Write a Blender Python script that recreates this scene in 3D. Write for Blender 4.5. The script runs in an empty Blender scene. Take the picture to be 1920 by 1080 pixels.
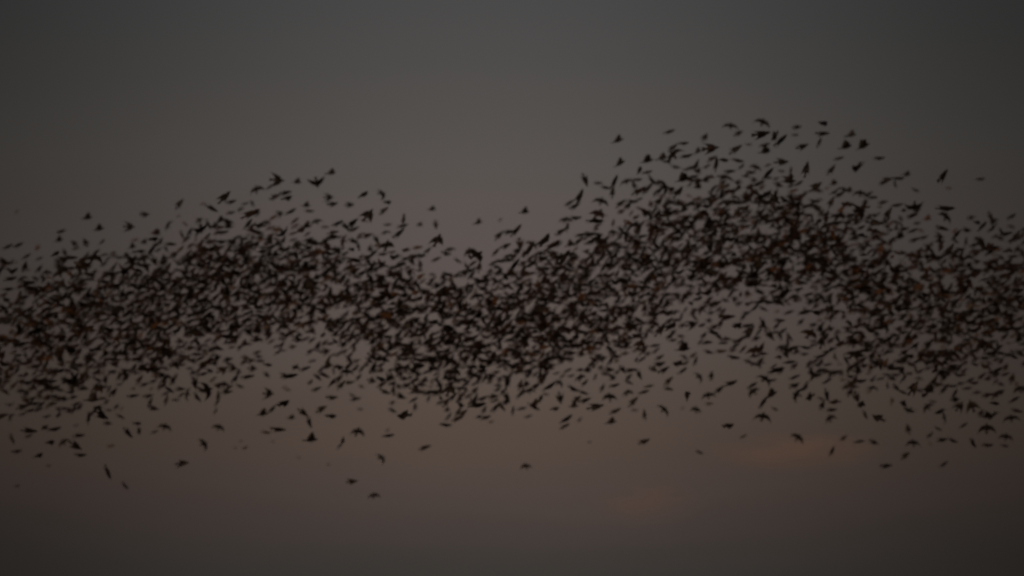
import bpy, math, random
import numpy as np
from mathutils import Matrix, Vector, Euler
random.seed(11); np.random.seed(11)
S = bpy.context.scene
COL = S.collection
R = math.radians

# ------------------------------------------------------------------ camera
HF = R(28.0); PITCH = R(12.0); CAMZ = 1.7
cam = bpy.data.objects.new('camera', bpy.data.cameras.new('camera')); COL.objects.link(cam)
cam.location = (0, 0, CAMZ); cam.rotation_euler = (R(90) + PITCH, 0, 0)
cam.data.sensor_width = 36; cam.data.angle = HF
cam.data.clip_end = 30000
cam.data.dof.use_dof = True                       # focused short of the flock: everything is soft
cam.data.dof.focus_distance = 12.0
cam.data.dof.aperture_fstop = 2.45
S.camera = cam
S.cycles.filter_width = 2.6

# ------------------------------------------------------------------ dusk sky
def lin(h):
    c = [int(h[i:i + 2], 16) / 255 for i in (0, 2, 4)]
    return [x / 12.92 if x <= .04045 else ((x + .055) / 1.055) ** 2.4 for x in c] + [1]

SUN_EL, SUN_AZ = 3.0, 205.0                       # last light, from low behind the camera
world = bpy.data.worlds.new('World'); S.world = world; world.use_nodes = True
nt = world.node_tree; nt.nodes.clear(); N = nt.nodes.new; LK = nt.links.new
def M(op, a, b=None, clamp=False):
    n = N('ShaderNodeMath'); n.operation = op; n.use_clamp = clamp
    for i, v in enumerate((a, b)):
        if v is None: continue
        if isinstance(v, (int, float)): n.inputs[i].default_value = v
        else: LK(v, n.inputs[i])
    return n.outputs[0]
tc = N('ShaderNodeTexCoord'); sx = N('ShaderNodeSeparateXYZ'); LK(tc.outputs['Generated'], sx.inputs[0])
el = M('MULTIPLY', M('ARCSINE', sx.outputs[2]), 180 / math.pi)
az = M('MULTIPLY', M('ARCTAN2', sx.outputs[0], sx.outputs[1]), 180 / math.pi)
# broad faint unevenness of thin high cloud, stretched along the horizon
cmb = N('ShaderNodeCombineXYZ'); LK(M('MULTIPLY', az, .045), cmb.inputs[0]); LK(M('MULTIPLY', el, .16), cmb.inputs[1])
nz = N('ShaderNodeTexNoise'); LK(cmb.outputs[0], nz.inputs['Vector']); nz.inputs['Scale'].default_value = 1.6; nz.inputs['Detail'].default_value = 4
wob = M('SUBTRACT', nz.outputs[0], .5)
el2 = M('ADD', el, M('MULTIPLY', wob, 1.6))
ramp = N('ShaderNodeValToRGB'); LK(M('DIVIDE', el2, 90.0), ramp.inputs[0])
stops = [(0, '2e2a28'), (2.5, '35302e'), (4.1, '3b3734'), (5.2, '443c39'), (6.2, '4c413d'), (7.5, '53463f'), (9, '584c45'),
         (10.6, '5b504b'), (12.8, '5b524f'), (14.2, '5a524f'), (15.6, '57524f'), (17, '534f4d'), (18.5, '4e4c4b'), (20, '4a4949'),
         (27, '3d3f41'), (45, '2b2e31'), (90, '22262a')]
cr = ramp.color_ramp
while len(cr.elements) > 1: cr.elements.remove(cr.elements[-1])
cr.elements[0].position = 0; cr.elements[0].color = lin(stops[0][1])
for e, h in stops[1:]:
    q = cr.elements.new(e / 90); q.color = lin(h)
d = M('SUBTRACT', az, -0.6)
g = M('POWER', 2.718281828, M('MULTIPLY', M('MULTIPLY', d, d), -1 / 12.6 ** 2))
fall = M('ADD', M('MULTIPLY', g, .80), .20)  # lens vignette painted into the sky colour: darkens away from the middle azimuth
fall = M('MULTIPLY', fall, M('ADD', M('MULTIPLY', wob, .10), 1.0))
# towards the vignetted sides the upper sky is tinted cooler
cool = M('MULTIPLY', M('SUBTRACT', 1.0, g), M('MULTIPLY', M('SUBTRACT', el, 9.0), .25, True))
cc = N('ShaderNodeCombineXYZ'); LK(M('SUBTRACT', 1.0, M('MULTIPLY', cool, .045)), cc.inputs[0]); cc.inputs[1].default_value = 1.0; LK(M('ADD', 1.0, M('MULTIPLY', cool, .0)), cc.inputs[2])
tv = N('ShaderNodeVectorMath'); tv.operation = 'MULTIPLY'; LK(ramp.outputs[0], tv.inputs[0]); LK(cc.outputs[0], tv.inputs[1])
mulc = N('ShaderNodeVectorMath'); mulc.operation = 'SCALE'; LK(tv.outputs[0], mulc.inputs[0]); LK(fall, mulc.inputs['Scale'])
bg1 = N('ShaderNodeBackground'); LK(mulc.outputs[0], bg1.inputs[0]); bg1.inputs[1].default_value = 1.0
sky = N('ShaderNodeTexSky'); sky.sky_type = 'NISHITA'; sky.sun_disc = False
sky.sun_elevation = R(SUN_EL); sky.sun_rotation = R(SUN_AZ)
bg2 = N('ShaderNodeBackground'); LK(sky.outputs[0], bg2.inputs[0]); bg2.inputs[1].default_value = 0.0004
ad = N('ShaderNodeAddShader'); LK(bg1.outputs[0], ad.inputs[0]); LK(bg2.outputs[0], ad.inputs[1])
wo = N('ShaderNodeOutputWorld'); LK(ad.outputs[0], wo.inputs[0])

sun = bpy.data.objects.new('sun', bpy.data.lights.new('sun', 'SUN')); COL.objects.link(sun)
sun.data.energy = 1.7; sun.data.angle = R(3.0); sun.data.color = (1.0, .60, .38)
sd = Vector((math.sin(R(SUN_AZ)) * math.cos(R(SUN_EL)), math.cos(R(SUN_AZ)) * math.cos(R(SUN_EL)), math.sin(R(SUN_EL))))
sun.rotation_euler = sd.to_track_quat('Z', 'Y').to_euler()

S.view_settings.view_transform = 'Standard'; S.view_settings.look = 'None'
S.view_settings.exposure = 0; S.view_settings.gamma = 1; S.view_settings.use_curve_mapping = False

# ------------------------------------------------------------------ materials
def plumage(name, c0, c1, rough, spec):
    m = bpy.data.materials.new(name); m.use_nodes = True; t = m.node_tree; b = t.nodes['Principled BSDF']
    o = t.nodes.new('ShaderNodeTexCoord'); n = t.nodes.new('ShaderNodeTexNoise'); n.inputs['Scale'].default_value = 30
    t.links.new(o.outputs['Object'], n.inputs['Vector'])
    r = t.nodes.new('ShaderNodeValToRGB'); r.color_ramp.elements[0].color = (*c0, 1); r.color_ramp.elements[1].color = (*c1, 1)
    r.color_ramp.elements[0].position = .35; r.color_ramp.elements[1].position = .65
    t.links.new(n.outputs[0], r.inputs[0]); t.links.new(r.outputs[0], b.inputs['Base Color'])
    b.inputs['Roughness'].default_value = rough; b.inputs['Specular IOR Level'].default_value = spec
    return m
MATS = [plumage('black_plumage', (.004, .004, .004), (.012, .010, .008), .55, .15),
        plumage('sooty_brown_plumage', (.009, .006, .005), (.021, .014, .010), .6, .12),
        plumage('rusty_brown_plumage', (.030, .018, .010), (.062, .036, .019), .6, .1),
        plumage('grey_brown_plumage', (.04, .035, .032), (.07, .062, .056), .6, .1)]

# ------------------------------------------------------------------ ground
gm = bpy.data.materials.new('dark_marsh_grass'); gm.use_nodes = True; t = gm.node_tree; b = t.nodes['Principled BSDF']
n = t.nodes.new('ShaderNodeTexNoise'); n.inputs['Scale'].default_value = .05; n.inputs['Detail'].default_value = 8
o = t.nodes.new('ShaderNodeTexCoord'); t.links.new(o.outputs['Object'], n.inputs['Vector'])
r = t.nodes.new('ShaderNodeValToRGB'); r.color_ramp.elements[0].color = (.02, .025, .012, 1); r.color_ramp.elements[1].color = (.06, .055, .03, 1)
t.links.new(n.outputs[0], r.inputs[0]); t.links.new(r.outputs[0], b.inputs['Base Color']); b.inputs['Roughness'].default_value = .95
me = bpy.data.meshes.new('ground'); q = 12000
me.from_pydata([(-q, -q, 0), (q, -q, 0), (q, q, 0), (-q, q, 0)], [], [(0, 1, 2, 3)]); me.materials.append(gm)
gnd = bpy.data.objects.new('ground', me); COL.objects.link(gnd); gnd['kind'] = 'structure'

# ------------------------------------------------------------------ picture rays -> places in the air
K = math.tan(HF / 2) / 960
FW = Vector((0, math.cos(PITCH), math.sin(PITCH))); RT = Vector((1, 0, 0)); UP = Vector((0, -math.sin(PITCH), math.cos(PITCH)))
VIEW = Matrix((RT, FW, UP)).transposed()
def place(x, y, D):
    return Vector((0, 0, CAMZ)) + D * (FW + RT * ((x - 960) * K) + UP * ((540 - y) * K))

# ------------------------------------------------------------------ clouds: thin banks of real vapour far away
def cloud(name, label, x, y, w, h, D, dens, tint):
    vs, fs = [], []; nu, nv = 48, 24; rr = random.Random(hash(label) % 1000 if False else len(label))
    ph = [rr.uniform(0, 6.28) for _ in range(8)]
    k = K * D
    for j in range(1, nv):
        th = math.pi * j / nv
        for i in range(nu):
            a = 2 * math.pi * i / nu
            wob_ = 1 + .12 * math.sin(3 * a + ph[0]) * math.sin(th) + .09 * math.sin(5 * a + 2 * th + ph[1]) + .06 * math.sin(9 * a - 3 * th + ph[2])
            vs.append((math.cos(a) * math.sin(th) * w / 2 * k * wob_, math.sin(a) * math.sin(th) * w / 3 * k * wob_, math.cos(th) * h / 2 * k * wob_))
    top = len(vs); vs.append((0, 0, h / 2 * k)); vs.append((0, 0, -h / 2 * k))
    for j in range(nv - 2):
        for i in range(nu):
            fs.append((j * nu + i, (j + 1) * nu + i, (j + 1) * nu + (i + 1) % nu, j * nu + (i + 1) % nu))
    for i in range(nu):
        fs.append((top, i, (i + 1) % nu)); o_ = (nv - 2) * nu
        fs.append((top + 1, o_ + (i + 1) % nu, o_ + i))
    me = bpy.data.meshes.new(name); me.from_pydata(vs, [], fs)
    m = bpy.data.materials.new('thin_cloud_vapour'); m.use_nodes = True; t = m.node_tree; t.nodes.clear()
    out = t.nodes.new('ShaderNodeOutputMaterial'); pv = t.nodes.new('ShaderNodeVolumePrincipled')
    pv.inputs['Color'].default_value = (*tint, 1); pv.inputs['Anisotropy'].default_value = 0
    # vapour thins out towards the rim of the bank
    tcx = t.nodes.new('ShaderNodeTexCoord'); mp = t.nodes.new('ShaderNodeMapping'); mp.inputs['Scale'].default_value = (2 / (w * k), 3 / (w * k), 2 / (h * k))
    t.links.new(tcx.outputs['Object'], mp.inputs[0]); ln = t.nodes.new('ShaderNodeVectorMath'); ln.operation = 'LENGTH'; t.links.new(mp.outputs[0], ln.inputs[0])
    mr = t.nodes.new('ShaderNodeMapRange'); mr.interpolation_type = 'SMOOTHSTEP'
    mr.inputs['From Min'].default_value = 1.0; mr.inputs['From Max'].default_value = 0.0
    mr.inputs['To Min'].default_value = 0; mr.inputs['To Max'].default_value = dens / (w * k * .4)
    t.links.new(ln.outputs['Value'], mr.inputs['Value'])
    n2 = t.nodes.new('ShaderNodeTexNoise'); n2.inputs['Scale'].default_value = 1.0; n2.inputs['Detail'].default_value = 3
    mp2 = t.nodes.new('ShaderNodeMapping'); mp2.inputs['Scale'].default_value = (3.2 / (w * k), 3 / (w * k), 2.6 / (h * k)); mp2.inputs['Rotation'].default_value = (0, R(-6), 0)
    t.links.new(tcx.outputs['Object'], mp2.inputs[0]); t.links.new(mp2.outputs[0], n2.inputs['Vector'])
    m2 = t.nodes.new('ShaderNodeMapRange'); m2.inputs['From Min'].default_value = .36; m2.inputs['From Max'].default_value = .66; m2.inputs['To Max'].default_value = 1.6
    t.links.new(n2.outputs[0], m2.inputs['Value']); mm = t.nodes.new('ShaderNodeMath'); mm.operation = 'MULTIPLY'
    t.links.new(mr.outputs[0], mm.inputs[0]); t.links.new(m2.outputs[0], mm.inputs[1])
    t.links.new(mm.outputs[0], pv.inputs['Density']); t.links.new(pv.outputs[0], out.inputs['Volume'])
    me.materials.append(m)
    ob = bpy.data.objects.new(name, me); COL.objects.link(ob); ob.location = place(x, y, D)
    ob['label'] = label; ob['category'] = 'cloud'; ob['group'] = 'faint orange dusk clouds below the flock'
    return ob
cloud('cloud', 'faint orange streak of cloud glowing low under the right hump of the flock', 1492, 846, 400, 90, 3200, .48, (1, .8, .65))
cloud('cloud', 'smaller dim orange patch of cloud lowest in the sky, right of the middle', 1215, 940, 260, 110, 3400, .30, (1, .8, .65))

# ------------------------------------------------------------------ one bird: body, tail and both wings as one continuous mesh
def bird_mesh(a1, a2, sweep, span, tail=1.0, asym=0.0):
    """a1/a2: inner/outer wing angle above level; sweep: metres the tip trails; span: 1 = fully spread"""
    st = [(.110, .0012, .0012), (.092, .004, .004), (.082, .012, .012), (.066, .0175, .018), (.048, .018, .019),
          (.020, .025, .026), (-.010, .024, .025), (-.036, .018, .018), (-.056, .013, .010), (-.078, .017 * tail, .005), (-.108, .027 * tail, .0025)]
    V, F = [], []
    for (x, w, h) in st:
        for k in range(8):
            a = R(22.5 + 45 * k); V.append((x, w * math.cos(a), h * math.sin(a) + (.004 if x > .06 else 0)))
    n = len(st)
    for s in range(n - 1):
        for k in range(8):
            if 4 <= s <= 6 and k in (7, 3): continue
            k2 = (k + 1) % 8
            F.append((s * 8 + k, s * 8 + k2, (s + 1) * 8 + k2, (s + 1) * 8 + k))
    F.append(tuple(range(8))[::-1]); F.append(tuple((n - 1) * 8 + k for k in range(8)))
    for side in (1, -1):
        up, lo = (0, 7) if side == 1 else (3, 4)
        root = [s * 8 + up for s in (4, 5, 6, 7)] + [s * 8 + lo for s in (7, 6, 5, 4)]
        prev = root
        secs = [(.050, .050, -.040, .0035), (.090, .046, -.040, .003), (.128, .026, -.036, .002), (.160, -.002, -.034, .0015), (.186, -.034, -.040, .001)]
        y, z, last = .018, .0, .018
        A1, A2 = a1 + side * asym, a2 + side * asym
        for i, (s_, le, te, th) in enumerate(secs):
            f = i / 4; ang = A1 + (A2 - A1) * min(1, f * 1.3)
            ds = (s_ - last) * span; last = s_
            y += ds * math.cos(R(ang)); z += ds * math.sin(R(ang))
            sw = -sweep * max(0, (s_ - .06) / .126) ** 1.2
            le2, te2 = le + sw, te + sw * .85
            cur = []
            ny, nz_ = -math.sin(R(ang)), math.cos(R(ang))
            xs = [le2 + (te2 - le2) * q for q in (0, .33, .67, 1)]
            for q, x in enumerate(xs):
                t_ = th * (1 if q in (1, 2) else .35)
                cur.append(len(V)); V.append((x, side * (y + ny * t_), z + nz_ * t_))
            for q in (3, 2, 1, 0):
                t_ = th * (1 if q in (1, 2) else .35)
                cur.append(len(V)); V.append((xs[q], side * (y - ny * t_), z - nz_ * t_))
            for k in range(8):
                k2 = (k + 1) % 8; fa = (prev[k], prev[k2], cur[k2], cur[k])
                F.append(fa if side == 1 else fa[::-1])
            prev = cur
        F.append(tuple(prev) if side == 1 else tuple(prev[::-1]))
    return np.array(V), F

RX = lambda a: Matrix.Rotation(R(a), 3, 'X'); RY = lambda a: Matrix.Rotation(R(a), 3, 'Y'); RZ = lambda a: Matrix.Rotation(R(a), 3, 'Z')
# pose letter -> [(wing shape, turn that shows it), ...]; view axes: x right, y away, z up
POSES = {
    'L': [((5, -10, .06, .42), RX(22)), ((-5, -15, .07, .38), RX(-24)), ((12, 0, .05, .45), RZ(18) @ RX(18))],      # slim, wings edge on
    'K': [((15, 5, .05, .27), RX(48)), ((-10, -25, .05, .28), RX(-44)), ((20, 10, .045, .30), RX(46) @ RZ(20)), ((30, 10, .05, .28), RX(28) @ RZ(24))],     # plump, wings half shut
    'S': [((72, 68, -.075, .58), RX(8)), ((76, 70, -.085, .50), RX(-10)), ((64, 60, -.07, .60), RX(12) @ RZ(12))],  # wings raised
    'A': [((16, -42, .03, .90), RX(42) @ RZ(80)), ((10, -48, .05, .88), RX(36) @ RZ(68)), ((20, -36, .04, .82), RX(46) @ RZ(104))],  # wings bowed down
    'V': [((26, 14, .03, .85), RX(-30) @ RZ(82)), ((32, 12, .04, .8), RX(-26) @ RZ(98))],                           # shallow V
    'C': [((8, -6, .09, .62), RX(62)), ((5, -10, .11, .58), RX(-60))],                                              # arrowhead seen from below
    'D': [((8, 0, .06, .40), RX(62)), ((5, -5, .07, .36), RX(-58))],                                                # small delta
    'B': [((-5, -25, .01, .20), RZ(58) @ RX(30)), ((20, 5, .0, .24), RZ(128) @ RX(-40)), ((-20, -45, .01, .26), RZ(50) @ RX(15))],                          # end on, compact
    'W': [((12, -8, .03, .66), RX(30) @ RZ(52)), ((5, 10, .05, .62), RX(-28) @ RZ(122)), ((10, -18, .05, .62), RX(34) @ RZ(46))],
}
GEO, MESH = {}, {}
for p, lst in POSES.items():
    for i, (w, base) in enumerate(lst):
        V, F = bird_mesh(*w, tail=random.uniform(.7, 1.4), asym=random.uniform(-4, 4))
        B = np.array(base); W_ = V @ B.T
        ext = max(np.ptp(W_[:, 0]), np.ptp(W_[:, 2]))
        GEO[p, i] = (V, F, base, ext)
for key, (V, F, base, ext) in GEO.items():
    for mi, m in enumerate(MATS):
        me = bpy.data.meshes.new('bird'); me.from_pydata(V.tolist(), [], F); me.materials.append(m)
        me.polygons.foreach_set('use_smooth', [True] * len(F)); me.update(); MESH[key + (mi,)] = me

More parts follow.
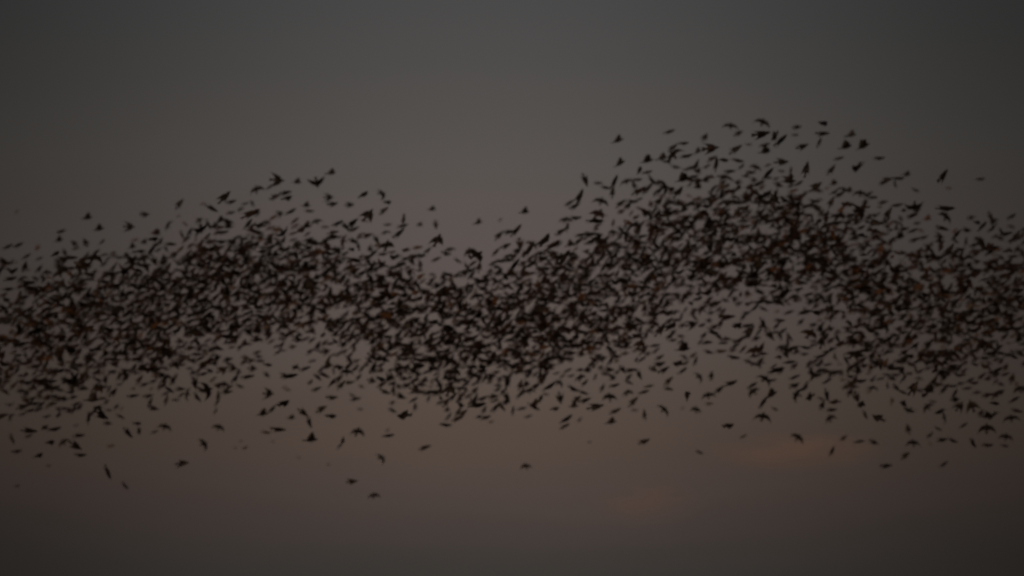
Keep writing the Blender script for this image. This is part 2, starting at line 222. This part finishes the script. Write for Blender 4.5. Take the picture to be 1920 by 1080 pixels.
# ------------------------------------------------------------------ birds read off one by one: x y pose tilt size [tone]
# tone: d black, m sooty, f faint and far, o rusty
T = """
31 397 L 50 13 f;163 409 S 15 19;115 434 B 0 11;185 430 S 25 19;110 451 S 20 16;139 456 D 140 15;160 454 D 120 15;191 454 L 50 15;272 402 D 0 17;243 425 C 0 24;253 450 L 15 19 f;288 448 B 0 13;14 463 L 25 19;49 481 L 30 18;263 471 B 0 12;104 476 B 40 13;133 483 L 0 23;29 492 L 10 12 f;52 506 L 5 12 f;315 423 A 60 21;6 490 L -20 20;20 509 V 0 26;20 523 K 0 22;175 484 A 12 32;150 498 C 150 30;53 530 K -10 24;58 540 L -15 26;115 505 A 40 26;112 512 A 10 28;
337 382 K 50 21;421 370 K 35 29;434 378 L 12 18 m;397 391 K -30 23;380 382 L 15 14 f;481 355 A 25 25;520 338 C -8 28;505 351 L 40 16 m;556 342 S 0 17;594 343 V 18 28;620 325 S 10 18;526 365 W 22 36;538 371 B 0 14;617 370 C 0 21;624 382 L 10 19;473 382 L -60 13;470 401 L 20 32 m;545 397 L 35 21;573 386 S 0 16;580 396 L 0 16 m;335 405 L 10 10 f;356 434 L 60 16;372 436 L 60 17;413 414 S 20 18;427 415 L -10 20;391 421 L -60 18;459 382 L 10 14 m;465 420 L 60 24;488 423 B 0 15;512 408 L 35 18 o;553 424 L 30 16 o;548 438 L 20 16 o;
681 365 B 30 15;716 363 A -50 21;656 384 D 0 16;727 379 B 0 11;720 395 K 35 20;690 403 W 15 30;757 411 K 80 20;755 424 L 15 20;748 437 L 38 24;727 421 L 0 14 m;809 393 S 0 15;786 422 S 0 13;817 422 D -90 15;896 418 S 25 16;938 412 L 45 12 f;722 436 A 20 19;706 450 L -60 18;725 460 W 30 28;820 450 W 32 30;843 468 A 15 20;880 472 A 35 24;893 478 W -12 32;886 494 L 32 19 o;859 489 L -38 15;783 464 L 12 18 o;775 482 W 12 42;772 490 D -60 18;761 469 B 0 12 m;818 486 L 15 18 m;735 473 L 10 15;688 415 L 0 12 f;661 418 L 35 24;648 425 L -50 20;
945 438 W 22 34;983 398 S 25 18;968 432 L 42 26;975 458 D -80 20 m;1022 450 L 52 32;992 468 L 58 30;1036 460 L 25 30 m;1037 478 D -20 19;1058 482 L 50 30;1060 412 A 12 24;1080 409 L 8 21;1052 434 L 28 22;1064 425 L 75 18;1116 414 L 0 29;1134 404 L 0 12 f;1105 440 A 3 46;1085 452 L 38 22;940 490 A 10 42;918 510 S 5 14;992 498 L 20 22;997 512 L 2 17;1055 506 L 0 36;1022 497 L 0 15 f;895 524 L -20 20;950 516 L 0 18 m;965 496 L 50 26;871 511 D 40 19;
1158 264 S 35 21;1255 247 L 15 20;1322 257 D 60 16;1162 307 S 50 21;1213 302 S 32 23;1241 297 S 20 20;1272 273 A 22 36;1262 290 A 60 30;1268 313 L -10 15;1287 293 L 15 22;1308 285 S 60 16;1333 278 D 0 27 m;1343 308 K 75 24;1357 300 B 0 14;1250 303 L 0 18;1213 323 L 10 19 m;1097 338 K -75 23;1122 343 L -5 15;1152 340 L 62 24;1136 352 L -10 18;1149 360 K 80 20;1175 340 A 20 23;1195 337 L 8 19 m;1223 338 L -60 20;1216 352 L 55 22;1280 337 S 25 25;1300 331 L 0 19;1287 318 L 0 13 m;1198 358 L 26 26 m;1087 369 L 62 28;1078 386 L 30 20;1068 380 L 30 18 m;1127 377 A -12 26;1175 380 L 10 36;1246 350 A -60 26;1236 357 L 35 20;1272 360 L 45 26;
1370 236 A -2 26;1385 250 K 30 17;1430 229 A -20 27;1428 251 L 5 30;1453 255 B 60 15;1464 263 L 38 28;1495 238 L 5 16 m;1491 253 L 15 15 m;1544 231 B 0 15;1543 250 K 0 23;1536 267 L 58 18;1595 254 S 20 19;1585 276 S 15 23;1618 275 S 45 25;1505 274 L 18 21;1380 280 K 35 25;1404 271 L 0 17 f;1434 272 L 20 20 m;1434 285 S 10 21;1383 301 L -10 22 m;1369 321 L 5 19;1409 323 L -10 16 m;1573 297 L 15 18 m;1649 297 L 5 20;1608 314 W 35 28;1559 318 L 52 21;1466 304 K -12 24;1483 320 L 85 16;1512 317 K 75 27;1440 325 L 45 26;1478 340 S 0 26;1465 321 L 0 13 m;1563 345 S 20 15 m;1530 350 K 22 24;1591 358 S 0 15 m;1613 362 A 12 23;1637 370 L 0 17;1567 372 L 42 36;1537 374 L 0 12 m;1368 334 L -40 16;1452 372 K -60 26;1420 380 K 0 18;
1674 336 A 8 36;1657 342 L 30 16;1678 344 L -80 16;1699 328 S 0 16;1768 329 K 50 28;1838 336 L 8 17 m;1717 357 L -20 15;1779 353 L -5 15 f;1682 385 L 12 20;1714 387 A 178 30;1773 391 L 2 31;1773 406 A -45 26;1738 411 S 0 16 o;1821 408 K 20 15;1832 417 B 0 12;1858 406 K -60 17;1860 429 L 42 19;1842 424 L 45 22;1866 443 L 30 14;1888 438 L 10 20;1915 435 L 38 34;1665 400 L 55 24;1640 418 K -5 28;1612 396 W -30 32;1650 388 L -10 12 f;1793 440 L 42 22;1811 453 K 80 16;1863 464 L 2 21;1763 453 L 5 17;1741 465 K -60 19;1840 458 K -72 28;1687 445 S 20 19;1711 404 L 10 20 m;1720 419 K 0 14;1690 422 L -60 14;1768 428 L -20 22 m;1780 468 L 50 26;1615 427 L 30 18;
23 823 K -70 18;55 808 L -4 26;54 818 L 20 14;84 802 B 0 14;102 805 L 16 24;94 829 B 0 14;119 829 A 22 20;142 836 L -32 24;148 817 L 5 20;32 846 L 10 19 m;72 854 B 10 13;152 853 L -10 20;90 873 B 0 8 f;202 885 L -68 25;235 911 K -50 16;208 836 L 5 18 f;240 812 L -50 22;257 794 B 0 11;261 808 B 70 13;309 800 A -12 23;289 810 L 15 15 m;288 765 K -22 19;226 781 L -25 16 m;228 766 L 45 12 f;166 784 K 82 21;190 778 L -38 28;202 794 K -20 15;138 768 K 62 17;72 768 L 15 17;43 763 L 15 22;4 780 L 10 22;110 768 L -40 13 m;183 765 B 0 14;204 769 L 5 14 m;172 750 S 5 25;111 748 K 0 19;32 911 B 0 8 f;143 797 L 20 12 f;250 742 L 5 20;278 742 L 5 18 m;192 747 L 0 16 m;312 750 K 80 18 m;
342 869 L 8 23;382 832 A -48 22;410 801 A -10 21;404 771 L 60 13 m;317 730 L -40 20;365 712 K -40 15;388 730 A -50 30;370 745 L -55 20;410 742 K 80 18;407 754 L 60 16;426 735 L 5 19;441 709 K 52 19;465 706 L 10 22 m;450 724 L -22 15 m;504 738 C 0 22;540 731 L -5 15 f;534 726 L 0 12 f;532 756 B 0 15;510 767 L 35 19;492 777 S 20 20;545 784 S 0 15;574 783 W -58 36;594 729 L 25 17;603 767 K 30 21;582 825 S 5 24;522 805 L -3 25;499 811 L -3 22 f;621 780 B 0 13;452 827 L 10 10 f;460 839 L 20 14 f;441 840 L 0 9 f;512 828 L 0 9 f;560 858 L 0 9 f;616 871 L 0 9 f;543 705 L 6 28;500 703 K -60 14;608 703 L -25 21 m;502 684 B 0 11 m;474 691 D 0 16;572 691 L 18 20;614 688 S 40 20;
670 809 A 15 24;643 826 B 45 13 m;637 836 L 42 14 m;728 817 L 10 21;727 806 L 42 11 f;715 858 A -38 20;797 839 L 15 21 m;660 903 L 4 19 m;701 929 A 5 21;758 779 B 20 18;736 770 L -32 16;836 797 L -10 21;858 785 L 20 21 m;841 781 L 52 16;675 767 L -5 12 m;661 741 L -30 12;667 748 L 12 18;678 725 L -20 14 f;636 710 K 45 20;650 697 A -15 22;640 722 L 50 20;655 717 L 5 18 m;655 675 A -50 22;670 684 L 10 10 f;709 675 S 0 18;700 688 L 60 22;738 731 K 88 19;736 755 L 20 12 m;775 750 L 32 18;778 762 K 80 15;804 747 K 60 14;826 755 L 25 15;820 735 L 40 20;824 722 A -60 22;788 735 L 10 18 m;808 725 L 5 12 f;720 657 L -35 22;
962 770 K 80 16;978 766 L 0 17 m;1001 763 L -32 22 m;990 781 L 20 19 f;1040 766 B 0 12 m;921 791 L 15 14 f;1030 725 L 35 26;1048 717 A -12 18;1050 747 D -85 20;1075 729 L -28 22;1094 736 L -24 18;1097 750 K 18 21;1075 762 S 10 18 m;1117 763 K 12 28;1062 786 L 32 25;1059 799 L 30 19 m;1087 787 L 50 15 f;1130 727 K 60 16;1152 723 L 20 20;1143 744 A -15 24;1188 753 K 45 22;1154 771 L 20 21 m;1145 792 S 20 20 m;1190 769 L 0 15 f;986 874 A -5 19 m;1105 829 L 10 11 f;930 763 L 42 22;908 768 L 60 15;1024 739 L -10 15 f;1176 736 A 30 20 m;1043 700 L 10 13 m;1071 705 L 20 14 m;1116 706 K 60 13;1144 704 L -25 15 m;1180 717 L -25 15 m;1013 700 L 80 20;977 738 L 55 22;950 745 K -60 22;915 745 L 10 34;895 760 L 15 30;950 718 K 80 24;
1208 828 L 20 21 m;1312 848 K -30 14 m;1366 798 B 0 13;1394 818 L 20 13 m;1430 781 A 0 27;1209 777 K 82 18;1245 768 A -35 24;1305 768 A -25 19;1288 742 B 80 17;1328 741 A 15 23;1330 757 L 5 18 f;1280 765 L 30 10 f;1371 719 K 14 24;1349 730 L 35 20;1254 729 L -10 17 m;1254 714 L 38 20 m;1207 735 L 10 20 m;1217 724 L 12 22 f;1311 706 A -45 19;1334 704 K 75 17;1411 722 L 18 21;1412 734 A 25 22;1446 741 S 58 24;1431 754 L 50 24;1453 767 L -20 15 m;1434 710 A -25 25;1448 713 L 10 15;1230 657 L 40 16 m;
1496 820 A -22 23;1560 845 K 68 18;1582 821 L 30 15 m;1611 828 L 5 18;1639 829 K -22 17;1662 873 K 0 20;1698 854 K 38 18;1703 804 K 80 17;1712 830 A 5 22;1647 784 B -5 15;1622 778 K -60 17 m;1615 758 B 30 15;1606 745 D -70 20;1560 769 L 5 19 m;1542 759 L 60 18;1565 754 B 0 12 m;1556 784 A 50 20;1550 741 K -78 22;1519 744 B 50 14;1494 740 A 50 24;1505 730 L 25 20;1585 726 L 30 13 m;1512 722 K 60 16;1490 723 L 20 20;1635 727 A 5 20;
1694 756 B 0 14;1705 769 A 165 22;1672 752 B 60 12 f;1681 727 K -50 17;1692 735 L -18 18;1713 727 L 52 28;1739 732 S -40 24;1739 763 A 30 20;1790 738 L 65 20;1799 761 C 60 26;1822 760 C 110 26;1770 782 A -70 24;1759 804 L -20 15 m;1744 816 L 42 15;1777 826 V -4 34;1824 831 K -62 21;1850 803 A 18 27;1860 780 V 6 28;1896 784 A 5 27;1886 819 A 4 23;1852 835 L 6 20 m;1884 836 L 0 15 m;1770 870 L 35 16;1806 798 L 35 18;1744 832 L -30 11 f;1867 740 K 30 20;1865 756 B 0 14;1902 749 L 28 20;1911 729 A 25 21;1785 724 L 5 18 m;1814 728 L 5 16 m;1770 709 L 40 16;1795 703 L -25 16;1752 714 L 60 22;1898 709 K 70 19;1870 694 L 20 22;1913 663 K -30 20;1866 662 W 0 34;1822 620 L -20 20;1890 617 W 3 44;
1211 628 K 65 18;1238 618 L 45 28;1258 612 L 35 30;1257 630 K 32 20;1298 608 C 20 28;1316 610 B 0 12 m;1352 606 K 50 20;1383 610 B 0 15;1402 611 L 15 22;1405 622 K 40 26;1388 637 L 38 22;1379 648 L 30 18;1376 670 L -8 22;1338 624 W -28 28;1320 629 K 40 16;1326 642 L 5 20;1349 633 K -60 16;1280 655 S 15 26;1276 641 L 40 15;1237 670 L 32 17;1237 683 L 14 22;1245 693 K 30 21;1272 682 B 0 15;1280 695 L 32 19;1304 676 K 60 17;1300 666 L 35 20 f;1217 652 A 22 36;1203 674 L 30 18;1183 694 L 2 22;1198 703 K -78 19;1329 660 L -20 17 m;1352 659 L 5 26 f;1374 657 L 10 14 m;1431 607 K -60 22;1443 629 K -62 22;1431 663 L -5 18;1415 683 K -10 17;1480 679 L 4 22;1455 694 L 14 28;1460 669 B 0 12 m;1437 615 A 0 14 f;1364 594 L 5 26 m;
1462 565 L -48 22;1502 603 L 45 15;1507 586 K 15 22;1530 586 B 0 16;1441 567 W -3 46;1477 641 K 88 17;1468 620 L 30 16;1498 652 W 2 38;1517 682 L 60 16;1522 700 A -70 24;1540 678 K 60 14;1548 696 K 0 18;1567 698 K 32 16;1604 682 L 30 16 m;1620 686 L 15 17;1650 680 K -85 26;1672 690 L -20 26;1490 707 L 22 19;1551 714 L 30 18;1574 683 L 10 12 f;1610 666 K -20 22;1541 640 K 80 24;1570 635 K -60 20;1595 633 L 30 20;1630 619 L -30 24;1652 614 L 20 26;1625 648 L 70 18;1614 715 L 5 22
"""
birds = []
for e in T.replace('\n', '').split(';'):
    e = e.split()
    if len(e) < 5: continue
    x, y, p, a, z, tn = float(e[0]), float(e[1]), e[2], float(e[3]), float(e[4]), e[5] if len(e) > 5 else 'd'
    if z > 33:                                     # a long streak is two or three birds strung out along their path
        for f_, q in ((-.30, 'K'), (.30, 'L')) if z < 40 else ((-.34, 'L'), (0, 'K'), (.34, 'L')):
            birds.append((x + f_ * z * math.cos(R(a)), y - f_ * z * math.sin(R(a)), q, a + (8 if f_ < 0 else -14), z * (.56 if z < 40 else .44), tn))
    else:
        birds.append((x, y, p, a, z * (.9 if p in 'CW' else 1), tn))

# ------------------------------------------------------------------ density of the wheeling mass, 60 x 40 cells
GRID = {
 320: "0 0 0 0 0 0 0 0 0 0 0 0 0 0 0 0 0 0 0 0 1 2 2 2 2 1 0 0 0 0 0 0",
 360: "0 0 0 0 0 0 0 0 0 0 0 0 0 0 0 0 0 0 0 2 4 5 6 6 5 4 2 0 0 0 0 0",
 400: "0 0 0 0 0 0 1 2 2 1 0 0 0 0 0 0 0 0 1 4 6 8 8 7 8 7 6 3 2 0 0 0",
 440: "0 0 0 0 1 2 4 5 6 5 4 2 0 0 0 0 0 1 4 7 7 8 7 8 8 8 7 5 4 2 3 3",
 480: "1 1 4 5 5 7 8 8 8 8 7 5 3 1 1 2 4 6 8 8 8 8 7 7 8 8 8 7 6 6 6 6",
 520: "4 4 6 7 8 8 8 8 8 9 8 8 6 4 4 6 7 8 9 8 8 7 7 7 7 9 8 8 7 7 7 7",
 560: "5 7 8 8 9 8 9 8 8 8 9 8 8 7 7 8 9 9 9 8 7 5 4 4 5 7 7 7 7 8 8 8",
 600: "8 8 8 8 8 8 8 7 7 7 7 9 8 8 8 8 8 9 8 7 4 2 2 2 2 4 5 6 7 8 8 8",
 640: "7 8 8 7 8 6 6 5 5 4 4 5 7 8 8 9 8 8 8 6 3 3 3 2 3 5 5 6 7 7 7 5",
 680: "5 6 7 6 6 6 4 3 2 1 3 5 6 7 7 8 7 6 6 4 2 1 0 1 3 4 4 5 6 6 5 4",
 720: "6 6 5 5 4 4 2 1 1 1 2 3 4 4 5 6 4 2 1 0 0 0 0 0 1 2 3 3 4 4 4 3",
 760: "3 3 2 1 0 0 0 0 0 0 0 0 1 1 3 2 0 0 0 0 0 0 0 0 0 0 0 0 1 1 1 1"}
ys = sorted(GRID); G = np.array([[float(v) for v in GRID[y].split()] for y in ys])
def dens(x, y):
    fx = min(max((x - 30) / 60, 0), 30.999); fy = (y - 320) / 40
    if fy < -.6 or fy > 11.6: return 0
    fy = min(max(fy, 0), 10.999); i, j = int(fy), int(fx); a, b_ = fy - i, fx - j
    return ((1 - a) * (1 - b_) * G[i, j] + (1 - a) * b_ * G[i, j + 1] + a * (1 - b_) * G[i + 1, j] + a * b_ * G[i + 1, j + 1])
rnd = random.Random(5)
cells = {}
def near(x, y, r_):
    cx, cy = int(x // 16), int(y // 16)
    for i in (-1, 0, 1):
        for j in (-1, 0, 1):
            for (px, py) in cells.get((cx + i, cy + j), ()):
                if (px - x) ** 2 + ((py - y) * 1.35) ** 2 < r_ * r_: return True
    return False
def put(x, y): cells.setdefault((int(x // 16), int(y // 16)), []).append((x, y))
for bq in birds: put(bq[0], bq[1])
mass = []
NB = 30.0
LAT = [[rnd.random() for _ in range(140)] for _ in range(80)]
def vn(x, y, cw):
    u, v = (x + 100) / cw, y / (cw * .7); i, j = int(v), int(u); a, b_ = v - i, u - j
    a, b_ = a * a * (3 - 2 * a), b_ * b_ * (3 - 2 * b_)
    return (1 - a) * (1 - b_) * LAT[i][j] + (1 - a) * b_ * LAT[i][j + 1] + a * (1 - b_) * LAT[i + 1][j] + a * b_ * LAT[i + 1][j + 1]
for tries in range(30500):
    x = rnd.uniform(-70, 1990); y = rnd.uniform(296, 785)
    dd = dens(x, y)
    if dd <= .35: continue
    # gaps and clots at the scale of a few birds, drawn out along the line of flight
    xs_, ys_ = x * .9 + y * .35, y * .95 - x * .3 + 620
    cl = max(.40, .10 + 1.5 * (vn(xs_, ys_, 30) * .5 + vn(ys_ + 300, xs_ * .4, 21) * .5))
    if rnd.random() > (dd / 9) ** 1.7 * cl: continue
    if near(x, y, 6.2 if dd > 5 else 9.5): continue
    put(x, y)
    pose = rnd.choices('LKSAVCDBW', (34, 30, 9, 9, 1, 2, 7, 8, 6))[0]
    ang = rnd.gauss(25, 22) if pose in 'LKW' else rnd.gauss(12, 30)
    if rnd.random() < .10: ang -= 70
    if rnd.random() < .3 and pose in 'SCD': ang += 180 if pose != 'S' else 0
    size = {'L': 17, 'K': 17, 'S': 15.5, 'A': 19, 'V': 19, 'C': 17, 'D': 15, 'B': 12.5, 'W': 21}[pose] * rnd.uniform(.74, 1.2)
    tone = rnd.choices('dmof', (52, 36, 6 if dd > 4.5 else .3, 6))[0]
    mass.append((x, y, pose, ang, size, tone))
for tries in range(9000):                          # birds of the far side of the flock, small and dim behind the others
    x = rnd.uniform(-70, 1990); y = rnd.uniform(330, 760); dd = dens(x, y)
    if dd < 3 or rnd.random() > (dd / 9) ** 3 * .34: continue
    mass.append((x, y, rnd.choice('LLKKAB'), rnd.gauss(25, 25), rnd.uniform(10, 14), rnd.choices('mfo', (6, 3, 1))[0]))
print('mass birds', len(mass), 'read birds', len(birds))

# ------------------------------------------------------------------ who is a thing of its own: the 300 that show largest
def pose_of(bq, rr):
    x, y, p, ang, size, tone = bq
    i = rr.randrange(len(POSES[p])); V, F, base, ext = GEO[p, i]
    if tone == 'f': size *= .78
    if p == 'B': size *= 1.25
    D = float(ext) / (size * 1.27 * K)
    if p == 'S': ang *= .5
    roll = Matrix.Rotation(R(-ang), 3, 'Y')
    jit = Euler((R(rr.gauss(0, 7)), R(rr.gauss(0, 3)), R(rr.gauss(0, 9)))).to_matrix()
    rot = VIEW @ roll @ jit @ base
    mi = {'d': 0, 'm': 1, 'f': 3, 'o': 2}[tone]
    return (p, i), mi, place(x, y, D), rot
order = sorted(range(len(birds)), key=lambda i: -birds[i][4] * (0.8 if birds[i][5] in 'mf' else 1))
own = sorted(order[:300]); rest = [birds[i] for i in sorted(order[300:])]

TOP = [(0, 505), (60, 520), (120, 490), (200, 468), (260, 468), (330, 440), (400, 415), (460, 395), (520, 395), (600, 395), (660, 425), (720, 450), (780, 485), (840, 520),
       (900, 530), (960, 490), (1020, 470), (1060, 430), (1100, 405), (1140, 385), (1200, 335), (1260, 305), (1320, 310), (1380, 325), (1440, 300), (1500, 315),
       (1560, 350), (1620, 380), (1680, 400), (1740, 435), (1800, 440), (1860, 430), (1920, 440)]
BOT = [(0, 760), (60, 755), (120, 745), (240, 725), (300, 715), (360, 700), (420, 675), (480, 655), (540, 645), (600, 655), (660, 675), (720, 715), (780, 725), (840, 735),
       (900, 770), (960, 745), (1020, 705), (1080, 695), (1140, 695), (1200, 640), (1260, 600), (1380, 585), (1440, 590), (1500, 640), (1560, 660), (1620, 670),
       (1680, 700), (1740, 735), (1800, 745), (1860, 740), (1920, 740)]
def interp(t_, x): return float(np.interp(x, [a for a, _ in t_], [b_ for _, b_ in t_]))
XR = [(90, 'by the left edge'), (210, 'at the left end'), (330, 'low on the left slope'), (440, 'high on the left slope'),
      (540, 'on the left hump peak'), (640, 'just past the left peak'), (760, 'right side of left hump'), (870, 'left of the dip'),
      (960, 'at the central dip'), (1060, 'right of the dip'), (1160, 'at right hump foot'), (1250, 'rising to the right hump'),
      (1350, 'just before the right peak'), (1450, 'on the right hump peak'), (1550, 'just past the right peak'), (1650, 'right side of right hump'),
      (1750, 'far down right slope'), (1840, 'at the right end'), (9999, 'by the right edge')]
SH = {'L': 'slim bird', 'K': 'plump bird', 'S': 'wings-up bird', 'A': 'crescent bird', 'V': 'shallow-V bird', 'C': 'arrowhead bird',
      'D': 'triangular bird', 'B': 'round bird', 'W': 'wide-winged bird'}
ORD = ['leftmost', 'second from left', 'third from left', 'fourth from left', 'fifth from left', 'sixth from left', 'seventh from left', 'eighth from left', 'ninth from left', 'tenth from left']
def tilt(p, a):
    if p in 'BVW': return ''
    if p == 'A': return ' tipped right' if a < -25 else ' tipped left' if a > 25 else ''
    if p in 'CD': return ' nose down' if a < -40 else ''
    return ' standing upright' if abs(a) >= 55 else ' nose up' if a > 22 else ' nose down' if a < -15 else ' flying level'
keys = {}
for i in own:
    x, y, p, a, s, tone = birds[i]
    xr = next(nm for lim, nm in XR if x < lim)
    tp, bt = interp(TOP, x), interp(BOT, x)
    v = ('high above flock' if y < tp - 42 else 'above flock' if y < tp - 8 else 'in top fringe' if y < tp + 45 else
         'far below flock' if y > bt + 75 else 'below flock' if y > bt + 22 else 'in bottom fringe' if y > bt - 45 else 'deep in flock')
    tn = {'d': 'black ', 'm': 'sooty ', 'f': 'faint ', 'o': 'rusty brown '}[tone]
    keys.setdefault((tn + SH[p] + tilt(p, a), v, xr), []).append(i)
labels = {}
for (a_, v, xr), ids in keys.items():
    ids.sort(key=lambda i: birds[i][0])
    for k, i in enumerate(ids):
        labels[i] = a_ + ' ' + v + ', ' + xr if len(ids) == 1 else (
            ('left' if k == 0 else 'right') + ' of two, ' + a_ + ' ' + v + ', ' + xr if len(ids) == 2 else ORD[k] + ', ' + a_ + ' ' + v + ', ' + xr)
rr = random.Random(3)
for i in own:
    (key, mi, loc, rot) = pose_of(birds[i], rr)
    o = bpy.data.objects.new('flying_bird', MESH[key + (mi,)]); COL.objects.link(o)
    o.matrix_world = Matrix.Translation(loc) @ rot.to_4x4()
    o['label'] = labels[i]; o['category'] = 'bird'; o['group'] = 'small dark birds flying in one flock at dusk'
print('unique labels', len(set(labels.values())), 'longest', max(len(l.split()) for l in labels.values()))

# ------------------------------------------------------------------ the rest of the flock, past counting: one object
VV, LI, LT, MI = [], [], [], []; off = 0
flat = {k: (np.concatenate([np.array(f) for f in F]), np.array([len(f) for f in F])) for k, (V, F, b_, e_) in GEO.items()}
for bq in rest + mass:
    key, mi, loc, rot = pose_of(bq, rr)
    V = GEO[key][0]; li, lt = flat[key]
    VV.append(V @ np.array(rot).T + np.array(loc)); LI.append(li + off); LT.append(lt); MI.append(np.full(len(lt), mi)); off += len(V)
VV = np.concatenate(VV); LI = np.concatenate(LI); LT = np.concatenate(LT); MI = np.concatenate(MI)
me = bpy.data.meshes.new('bird_flock')
me.vertices.add(len(VV)); me.vertices.foreach_set('co', VV.astype(np.float32).ravel())
me.loops.add(len(LI)); me.loops.foreach_set('vertex_index', LI.astype(np.int32))
me.polygons.add(len(LT)); me.polygons.foreach_set('loop_start', (np.cumsum(LT) - LT).astype(np.int32))
me.polygons.foreach_set('material_index', MI.astype(np.int32)); me.polygons.foreach_set('use_smooth', np.ones(len(LT), dtype=bool))
for m in MATS: me.materials.append(m)
me.update(calc_edges=True); me.validate()
fl = bpy.data.objects.new('bird_flock', me); COL.objects.link(fl)
fl['kind'] = 'stuff'; fl['label'] = 'dense wheeling mass of small dark birds stretching across the whole dusk sky'; fl['category'] = 'flock'
print('flock polys', len(LT), 'vertices', len(VV))
